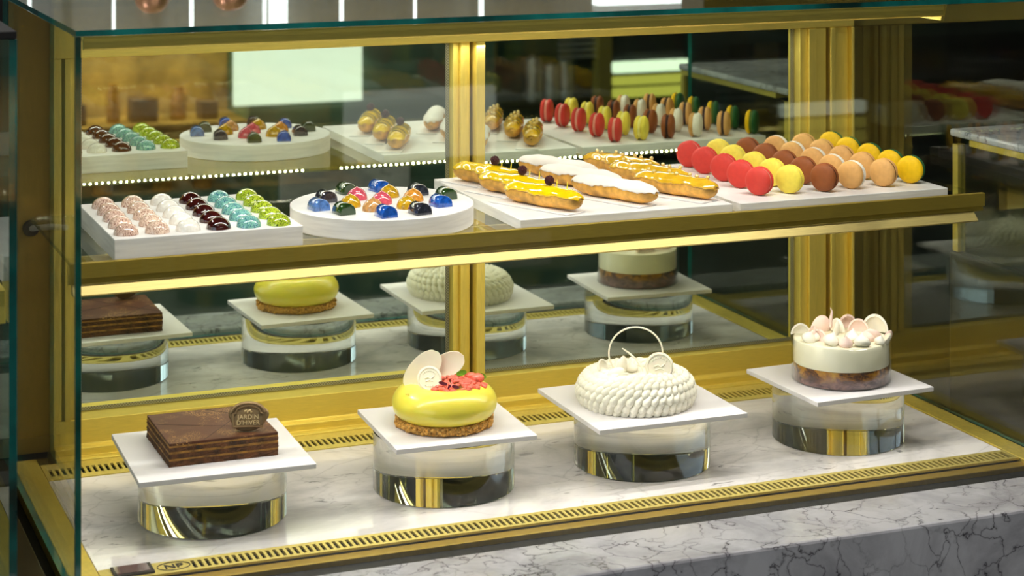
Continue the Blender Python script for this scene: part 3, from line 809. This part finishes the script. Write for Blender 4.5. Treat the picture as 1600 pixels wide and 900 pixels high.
obj('chocolate_stick', MB().tube([g(-.0205, .0340, .012), g(-.011, .0275, .013), g(-.001, .0190, .014), g(.006, .0090, .016), g(.009, .002, .018)], .0014, 8, taper=lambda s: .6 + .5 * math.sin(PI * min(1, s * 1.2))), M['wchoc'], cream)
medallion(cream, cct, .0320, .0110, .026, .0205, 12, M['wchoc'])
M['mer_w'] = plain('white_meringue', (244, 238, 222), .5, var=.03, spec=.3)
M['mer_p'] = plain('pink_meringue', (246, 216, 204), .5, var=.04, spec=.3)
def kiss(name, mat, parent, p, r, tip=.9, tilt=(0, 0)):
    m = MB(); pr = [(0, 0), (.72, .02), (.95, .22), (1, .48), (.86, .78), (.62, 1.02), (.34, 1.25), (.14, 1.45), (.0, 1.45 + tip * .25)]
    m.lathe([(a * r, b * r) for a, b in smooth_prof(pr, 1)], (0, 0, 0), 28, wob=lambda a, h: .03 * math.sin(6 * a + h * 900))
    mt = Matrix.Rotation(tilt[0], 3, 'X') @ Matrix.Rotation(tilt[1], 3, 'Y')
    m.v = [tuple(mt @ Vector(q) + Vector(p)) for q in m.v]
    return obj(name, m, mat, parent)
def shell_curl(name, mat, parent, p, r, ang, yaw, open_=1.0):
    """thin cupped petal of meringue"""
    vs = []; fs = []; nu, nv = 12, 10
    Rm = Matrix.Rotation(yaw, 3, 'Z') @ Matrix.Rotation(ang, 3, 'X')
    for s in (1.0, .86):
        for i in range(nu + 1):
            th = (.02 + i / nu * 1.55 * open_)
            for j in range(nv + 1):
                ph = -1.5 + 3.0 * j / nv
                q = Vector((math.sin(th) * math.sin(ph), -math.sin(th) * math.cos(ph) * .62, math.cos(th) * 1.25)) * r * s
                vs.append((Rm @ q + Vector(p))[:])
    q = (nu + 1) * (nv + 1); w = nv + 1
    for s in (0, 1):
        for i in range(nu):
            for j in range(nv):
                f = [s * q + i * w + j, s * q + i * w + j + 1, s * q + (i + 1) * w + j + 1, s * q + (i + 1) * w + j]; fs.append(f[::-1] if s else f)
    for i in range(nu):
        for j in (0, nv): fs.append([i * w + j, q + i * w + j, q + (i + 1) * w + j, (i + 1) * w + j])
    for j in range(nv):
        fs.append([nu * w + j, q + nu * w + j, q + nu * w + j + 1, nu * w + j + 1])
    return obj(name, MB().add(vs, fs, 0, True), mat, parent)
shell_curl('meringue_curl', M['mer_w'], cream, g(-.0465, .004, .012), .0120, .35, PI + .5)
shell_curl('meringue_curl', M['mer_w'], cream, g(-.0245, .004, .004), .0150, .3, .7)
obj('meringue_egg', MB().ell(g(-.0305, .003, .030), (.0135, .0085, .0075), Matrix.Rotation(-.37, 3, 'Z') @ Matrix.Rotation(-.35, 3, 'Y'), 20, 12), M['mer_w'], cream)
shell_curl('meringue_curl', M['mer_w'], cream, g(-.027, -.002, .032), .0140, 1.0, .2)
obj('meringue_egg', MB().ell(g(.0330, -.004, .040), (.0095, .0075, .007), Matrix.Rotation(.4, 3, 'Y'), 18, 10), M['mer_w'], cream)
shell_curl('meringue_curl', M['mer_w'], cream, g(.024, -.008, .042), .0100, .9, .1)
kiss('meringue_kiss', M['mer_w'], cream, g(-.006, -.003, -.004), .0095)
kiss('meringue_kiss', M['mer_w'], cream, g(.048, -.004, .004), .007)

# ------------------------------------------------------------------ layered cream cake in a glass dish
gc = Vector((1.6085, 2.692, BZ)); GR = .0745
gcake = thing('glass_dish_cake', 'layered cream dessert in clear round dish topped with pink and white meringues', 'cake', gc)
M['custard'] = plain('vanilla_cream', (247, 241, 214), .4, var=.02, coat=.2)
t = NT('caramel_compote'); v = t.coords((1, 1, 1.6)); f = t.noise(v, 34, 5, .6, 1.2)
base = t.ramp(f, [(.32, lin((34, 16, 12))), (.46, lin((84, 44, 26))), (.56, lin((176, 116, 20))), (.66, lin((200, 150, 30)))])
f2 = t.noise(v, 60, 4, .6, 1); purp = t.ramp(f2, [(.35, lin((60, 34, 34))), (.6, lin((142, 104, 100)))])
sx = t.add('ShaderNodeSeparateXYZ'); tc = t.add('ShaderNodeTexCoord'); t.link(tc.outputs['Object'], sx.inputs[0])
hz = t.math('MULTIPLY', t.noise(v, 22, 3), .024)
zz = t.math('SUBTRACT', sx.outputs['Z'], hz)
ml = t.math('DIVIDE', t.math('SUBTRACT', zz, -.001), .008, True)
t.bsdf(Base_Color=t.mix(ml, purp, base), Roughness=.35, Coat_Weight=.6); M['compote'] = t.m
obj('fruit_compote', MB().lathe([(GR - .0034, .0016), (GR - .0028, .003), (GR - .0028, .0265), (GR - .004, .0268)], gc, 72), M['compote'], gcake)
obj('vanilla_cream', MB().lathe([(GR - .0035, .0270), (GR - .0027, .0276), (GR - .0027, .0605), (GR - .0040, .0622), (0, .0626)], gc, 72), M['custard'], gcake)
ds = MB().lathe([(GR - .0024, .0010), (GR - .0006, .0004), (GR, .0016), (GR, .0612), (GR - .0008, .0618), (GR - .0022, .0614), (GR - .0022, .0012)], gc, 96)
obj('glass_dish', ds, M['glass_dish'], gcake)
gt = gc + Vector((0, 0, .0623))
g2 = lambda dx, dp, dz=0: (gt + RGT * dx + TOW * dp + VUP * dz)[:]
for nm, mt_, dx, dp, r, an, yw in [('p', 'mer_p', -.0525, .012, .0175, .15, .3), ('w', 'mer_w', -.060, -.006, .0155, -.2, -.2), ('p', 'mer_p', -.026, -.044, .0190, -.1, .9), ('w', 'mer_w', -.013, -.020, .0185, .1, .1),
        ('w', 'mer_w', .002, -.036, .0160, -.2, -.6), ('p', 'mer_p', .018, -.044, .0185, .0, .4), ('p', 'mer_p', .030, -.028, .0165, .2, -.4), ('w', 'mer_w', .054, -.024, .0225, .1, -.6),
        ('p', 'mer_p', .044, .012, .0165, .3, .3), ('p', 'mer_p', .067, .004, .0110, .2, -.5), ('p', 'mer_p', -.043, .030, .0165, .35, 1.3), ('w', 'mer_w', .055, .025, .0150, .6, .2)]:
    kk = int(abs(dx) * 1000) % 3
    shell_curl('meringue_curl', M[mt_], gcake, g2(dx, dp, .001), r, an + (.12 if kk == 0 else .3), yw + (PI - .35 if kk == 0 else (.9 if kk == 1 else -.8)), .95)
for mt_, dx, dp, r, tl in [('mer_w', -.054, .024, .0110, (.4, .2)), ('mer_w', -.024, .044, .0125, (.2, .3)), ('mer_p', -.002, .054, .0105, (.3, -.1)), ('mer_w', .012, .028, .0125, (0, .1)),
        ('mer_w', .022, .056, .0125, (-.3, .2)), ('mer_p', .036, .018, .012, (.2, .2)), ('mer_w', .050, .040, .0085, (.2, .2)), ('mer_w', -.044, .018, .010, (.1, -.2))]:
    kiss('meringue_kiss', M[mt_], gcake, g2(dx, dp, .0005), r, tilt=tl)
obj('meringue_tip', MB().tube([g2(-.013, -.022, .010), g2(-.012, -.022, .026), g2(-.0105, -.022, .034), g2(-.013, -.022, .040)], .0032, 8, taper=lambda s: 1 - .85 * s), M['mer_p'], gcake)

# ------------------------------------------------------------------ neighbouring case on the left
lc = thing('neighbouring_display_case', 'edge of a second glass pastry case left of the main one', 'display case', (-.1, 2.75, .655))
lx0, lx1 = -.55, .350
obj('front_glass', sheet(lx0, lx1, GY, GY + .008, .690, GT - .0075, 'y'), [M['glass'], M['glass_edge']], lc)
obj('side_glass', sheet(lx1 - .008, lx1, GY + .0085, 3.06, .702, GT - .0075, 'x'), [M['glass'], M['glass_edge']], lc)
obj('top_plate', MB().box(lx0, lx1, GY, 3.10, GT - .007, GT + .002), M['black'], lc, bevel=.001)
obj('marble_deck', MB().box(lx0 + .04, lx1 - .055, 2.548, 2.924, .670, ZD), M['deck'], lc)
obj('side_rail', MB().box(lx1 - .054, lx1 - .009, 2.485, 3.03, .668, .7015), M['brass_pol'], lc, bevel=.0012)
obj('base_tray', MB().box(lx0, lx1, 2.452, 3.10, .657, .668), M['black'], lc)
obj('shelf_rail', MB().prof_x([(2.470, 1.075), (2.470, 1.0555), (2.466, 1.0365), (2.52, 1.0345), (2.52, 1.075)], lx0 + .05, .3405), M['brass_h'], lc, bevel=.0008)
obj('glass_shelf', sheet(lx0 + .05, .338, 2.5205, 2.945, SZ - .008, SZ, 'z'), [M['glass'], M['shelf_edge']], lc)
obj('corner_post', bars([(lx1 - .05, lx1 - .009, 0)], 3.03, .702, 1.37), M['brass_v'], lc)
obj('door_panel', MB().box(lx0, lx1 - .051, 3.04, 3.05, .702, 1.37), M['mirror'], lc)
tag(obj('bonbon_tray', MB().box(.16, .3385, 2.524, 2.78, SZ + .0003, 1.104), M['tray'], bevel=.0008), 'white tray end seen in the left neighbouring case', 'tray')
gap = thing('case_gap_strip', 'dark metal strip on the counter between the two glass cases', 'trim', (.384, 2.75, .655))
obj('metal_strip', MB().box(.366, .404, 2.455, 3.06, .6565, .694), M['darkmetal'], gap, bevel=.001)

# ------------------------------------------------------------------ neighbour on the right: marble-topped brass cabinet
rc = thing('marble_topped_cabinet', 'small brass framed cabinet with marble top beyond the right case glass', 'cabinet', (2.2, 2.45, 0))
bx0, bx1, by0, by1, bt = 1.866, 2.46, 2.34, 2.790, 1.140
obj('marble_top', MB().box(bx0, bx1, by0, by1, bt - .012, bt), M['counter'], rc, bevel=.004)
obj('brass_trim', MB().box(bx0 + .004, bx1 - .004, by0 + .004, by1 - .05, bt - .022, bt - .0125), M['brass_pol'], rc)
for px in (bx0 + .004, bx1 - .018):
    for py in (by0 + .004, by1 - .018):
        obj('post', MB().box(px, px + .014, py, py + .014, .945, bt - .0242), M['brass_v'], rc)
obj('glass_pane', sheet(bx0 + .008, bx0 + .012, by0 + .02, by1 - .02, .946, bt - .0245, 'x'), [M['glass'], M['shelf_edge']], rc)
obj('cabinet_base', MB().box(bx0, bx1, by0, by1, .0, .944), M['darkmetal'], rc, bevel=.003)

# ------------------------------------------------------------------ the room behind the shopper (seen in the mirrors)
M['teal'] = plain('teal_cabinet', (92, 122, 104), .45, var=.15, scale=6)
M['woodw'] = plain('amber_wood', (172, 138, 78), .5, var=.3, scale=9)
M['jar'] = plain('amber_jar', (170, 120, 50), .2, var=.3, scale=60)
M['box_b'] = plain('brown_box', (88, 60, 34), .6, var=.2)
M['lightbox'] = emit('lit_panel', (240, 246, 232), 1.75)
M['lamp_w'] = emit('white_lamp', (240, 255, 230), 2.0)
M['lamp_y'] = emit('yellow_lamp', (222, 214, 96), 1.1)
M['tube'] = emit('white_tube', (236, 246, 244), 2.6)
fy = -.60
aisle = thing('service_counter', 'green service counter with lit amber niche, reflected in the mirrors', 'counter', (2.4, -1.0, 0))
cb_ = MB(); cb_.box(.6, 4.4, -1.5, fy - .32, 0, 1.02); cb_.box(.6, 4.4, fy - .32, fy, 0, .40); cb_.box(.6, 4.4, fy - .32, fy, .97, 1.02)
cb_.box(1.74, 2.62, fy - .32, fy - .03, .40, .97)
obj('counter_body', cb_, M['teal'], aisle)
nb = MB(); nb.box(.62, 1.735, fy - .318, fy - .30, .401, .969); nb.box(.62, 1.735, fy - .299, fy - .02, .62, .635)
obj('amber_niche', nb, M['woodw'], aisle)
area('niche_light', (1.2, fy - .10, .955), 1.0, .06, 5.5, (0, 0, 0), (1, .84, .48), aisle)
obj('marble_kick', MB().box(1.84, 2.30, fy + .0005, fy + .02, .36, .455), M['deck'], aisle)
lbx = obj('light_box', MB().box(1.68, 2.125, fy + .0005, fy + .03, .69, .885), M['lightbox']); tag(lbx, 'glowing pale green panel reflected in the left mirror', 'light panel')
for i, (x, w, h, k) in enumerate(((1.06, .05, .10, 'jar'), (1.17, .07, .07, 'box_b'), (1.30, .04, .13, 'jar'), (1.40, .09, .08, 'box_b'), (1.52, .05, .11, 'jar'), (1.62, .06, .06, 'box_b'))):
    if k == 'jar':
        o = obj('amber_jar', MB().lathe([(w * .5, 0), (w * .55, .01), (w * .55, h * .7), (w * .35, h * .85), (w * .35, h)], (0, 0, 0), 20), M['jar'], local=True)
        tag(o, 'blurred amber jar reflected in the left mirror', 'jar', 'jars in the amber niche')
    else:
        o = obj('brown_carton', MB().box(-w / 2, w / 2, -.04, .04, 0, h), M['box_b'], local=True, bevel=.004)
        tag(o, 'blurred brown carton reflected in the left mirror', 'box', 'cartons in the amber niche')
    o.location = (x, fy - .12, .6355)
for i, (x, h) in enumerate(((1.10, .10), (1.26, .14), (1.46, .12), (1.60, .09))):
    o = obj('amber_jar', MB().lathe([(.03, 0), (.033, .01), (.033, h * .7), (.02, h * .85), (.02, h)], (0, 0, 0), 20), M['jar'], local=True)
    o.location = (x, fy - .10, .4005); tag(o, 'blurred amber jar reflected in the left mirror', 'jar', 'jars in the amber niche')
for i, (x, r, h) in enumerate(((2.80, .035, .16), (2.87, .03, .13), (2.93, .028, .15))):
    o = obj('steel_canister', MB().lathe([(r, 0), (r, h * .86), (r * .9, h * .93), (r * .3, h * .96), (r * .3, h)], (0, 0, 0), 28), M['steel'], local=True)
    o.location = (x, fy - .12, .645); tag(o, 'brushed steel canister reflected in the right mirror', 'canister', 'steel canisters on the service counter shelf')
obj('canister_shelf', MB().box(2.625, 3.0, fy - .318, fy - .02, .625, .6445), M['darkmetal'], aisle)
lv = MB()
for k in range(6): lv.box(2.86, 3.0, fy - .03, fy - .01, .80 + .022 * k, .812 + .022 * k)
obj('vent_louvre', lv, M['steel'], aisle)
obj('upright', MB().box(3.0, 3.05, fy - .04, fy + .02, .401, .969), M['brass_v'], aisle)
for (z0, z1, k, nm) in ((.735, .775, 'lamp_w', 'white'), (.690, .722, 'lamp_y', 'upper yellow'), (.645, .680, 'lamp_y', 'lower yellow')):
    lo = obj('lamp_bar', MB().box(3.08, 3.39, fy - .06, fy - .03, z0, z1), M[k], bevel=.008); tag(lo, 'glowing %s lamp bar reflected in the right mirror' % nm, 'lamp')
obj('lamp_back', MB().box(3.051, 4.39, fy - .30, fy - .061, .401, .969), M['black'], aisle)
obj('steel_ledge', MB().box(3.42, 3.95, fy - .06, fy + .04, .70, .76), M['steel'], aisle)

# ------------------------------------------------------------------ behind the case (mirrored in the top glass)
bk = thing('back_shelf', 'dark shelf on the back wall mirrored in the case top', 'shelf', (1.4, 4.5, 0))
obj('shelf_board', MB().box(.4, 2.3, 4.12, 4.52, 1.40, 1.425), M['darkmetal'], bk)
obj('shelf_side', MB().box(.4, .43, 4.12, 4.52, 0, 1.3999), M['darkmetal'], bk); obj('shelf_side', MB().box(2.27, 2.3, 4.12, 4.52, 0, 1.3999), M['darkmetal'], bk)
obj('shelf_back', MB().box(.4, 2.3, 4.50, 4.52, 1.4255, 2.3), plain('grey_panel', (150, 152, 146), .6), bk)
for x, w in ((.66, .007), (.84, .006), (1.01, .008), (1.175, .007), (1.353, .008), (1.53, .005), (1.69, .010)):
    o = obj('light_tube', MB().box(x, x + w, 4.44, 4.448, 1.4255, 2.1), M['tube']); tag(o, 'slim vertical white light tube on the back shelf', 'light tube', 'light tubes along the back shelf')
o = obj('light_box', MB().box(1.19, 1.232, 4.444, 4.452, 1.4255, 2.1), M['tube']); tag(o, 'broad white light panel mirrored in the top glass', 'light panel')
o = obj('light_bar', MB().box(1.93, 2.14, 4.30, 4.34, 1.505, 1.55), M['tube']); tag(o, 'white horizontal light bar mirrored at top of the case', 'light panel')
obj('bar_stand', MB().box(2.02, 2.05, 4.31, 4.33, 1.4255, 1.5048), M['darkmetal'], o)
M['copper'] = plain('pink_copper', (196, 138, 110), .3, metal=.4, var=.1)
for i, (x, w) in enumerate(((.88, .034), (1.045, .036))):
    o = obj('copper_pot', MB().lathe(smooth_prof([(.03, 0), (w, .01), (w * 1.1, .06), (w * .95, .085), (w * .5, .098), (0, .100)], 1), (0, 0, 0), 28), M['copper'], local=True)
    o.location = (x, 4.22, 1.4255); tag(o, 'pinkish copper pot on the back shelf, %s' % ('nearer the left case' if i == 0 else 'beside the broad light panel'), 'pot')

# ------------------------------------------------------------------ room light
M['lampc'] = emit('ceiling_lamp', (255, 236, 206), 3)
for i, (x, y, pw) in enumerate(((0.2, .6, 3.5), (2.4, .6, 3.5), (.75, 1.95, 10), (1.75, 1.95, 12), (1.2, -2.2, 14), (3.0, -2.2, 14))):
    o = thing('ceiling_light', 'round dark rimmed downlight in the shop ceiling', 'ceiling light', (x, y, ZC - .03), 'ceiling downlights'); 
    obj('rim', MB().lathe([(.09, 0), (.10, 0), (.10, .029), (.09, .029), (.09, 0)], (x, y, ZC - .03), 32), M['darkmetal'], o)
    obj('diffuser', MB().lathe([(.088, .012), (.088, .018)], (x, y, ZC - .03), 32), M['lampc'], o)
    area('fill_downlight', (x, y, ZC - .045), .16, .16, pw, (0, 0, 0), (1, .93, .85), o)  # unseen lamps added to fill the shop and the case front
o = thing('ceiling_light', 'round white spotlight in the ceiling behind the cases', 'ceiling light', (-.25, 3.85, 2.66))
obj('spot_housing', MB().lathe([(.05, .0), (.062, .0), (.062, .339), (.05, .339), (.05, 0)], (-.25, 3.85, 2.66), 32), M['darkmetal'], o)
obj('diffuser', MB().lathe([(.049, .02), (.049, .026)], (-.25, 3.85, 2.66), 32), M['lampc'], o)
area('spot', (-.25, 3.85, 2.655), .10, .10, 34, (math.radians(-20), math.radians(-28), 0), (1, .96, .9), o)
# shop window in the left wall, daylight behind it
struct('window_1', MB().box(X0 + .001, X0 + .02, -2.2, 2.2, .7, 2.7), emit('daylight', (214, 232, 255), 2.8))
fm = MB()
for y_ in (-2.25, -1.1, 0.0, 1.1, 2.2): fm.box(X0 + .001, X0 + .06, y_, y_ + .05, .65, 2.75)
fm.box(X0 + .001, X0 + .06, -2.2, 2.2, .65, .6999); fm.box(X0 + .001, X0 + .06, -2.2, 2.2, 2.7001, 2.75)
struct('trim_1', fm, M['darkmetal'])
w = bpy.data.worlds.new('World'); SC.world = w; w.use_nodes = True
w.node_tree.nodes['Background'].inputs[0].default_value = (.02, .02, .02, 1)

# ------------------------------------------------------------------ camera
cam = bpy.data.cameras.new('Camera'); co = bpy.data.objects.new('Camera', cam); C.objects.link(co)
co.location = (0, 0, 1.62); co.rotation_euler = (PI / 2, 0, -math.atan2(1277, 3203))
cam.sensor_width = 36; cam.lens = 36 * 3203 / 1600; cam.shift_y = -718 / 1600; cam.clip_start = .05
cam.dof.use_dof = True; cam.dof.focus_distance = 2.93; cam.dof.aperture_fstop = 6.3
SC.camera = co
SC.view_settings.view_transform = 'Standard'; SC.view_settings.look = 'None'; SC.view_settings.gamma = 1
SC.view_settings.use_curve_mapping = False; SC.view_settings.exposure = 0.0
cy = SC.cycles
cy.max_bounces = 16; cy.transparent_max_bounces = 48; cy.transmission_bounces = 14; cy.glossy_bounces = 10; cy.diffuse_bounces = 4
cy.use_denoising = True
cy.sample_clamp_indirect = 8
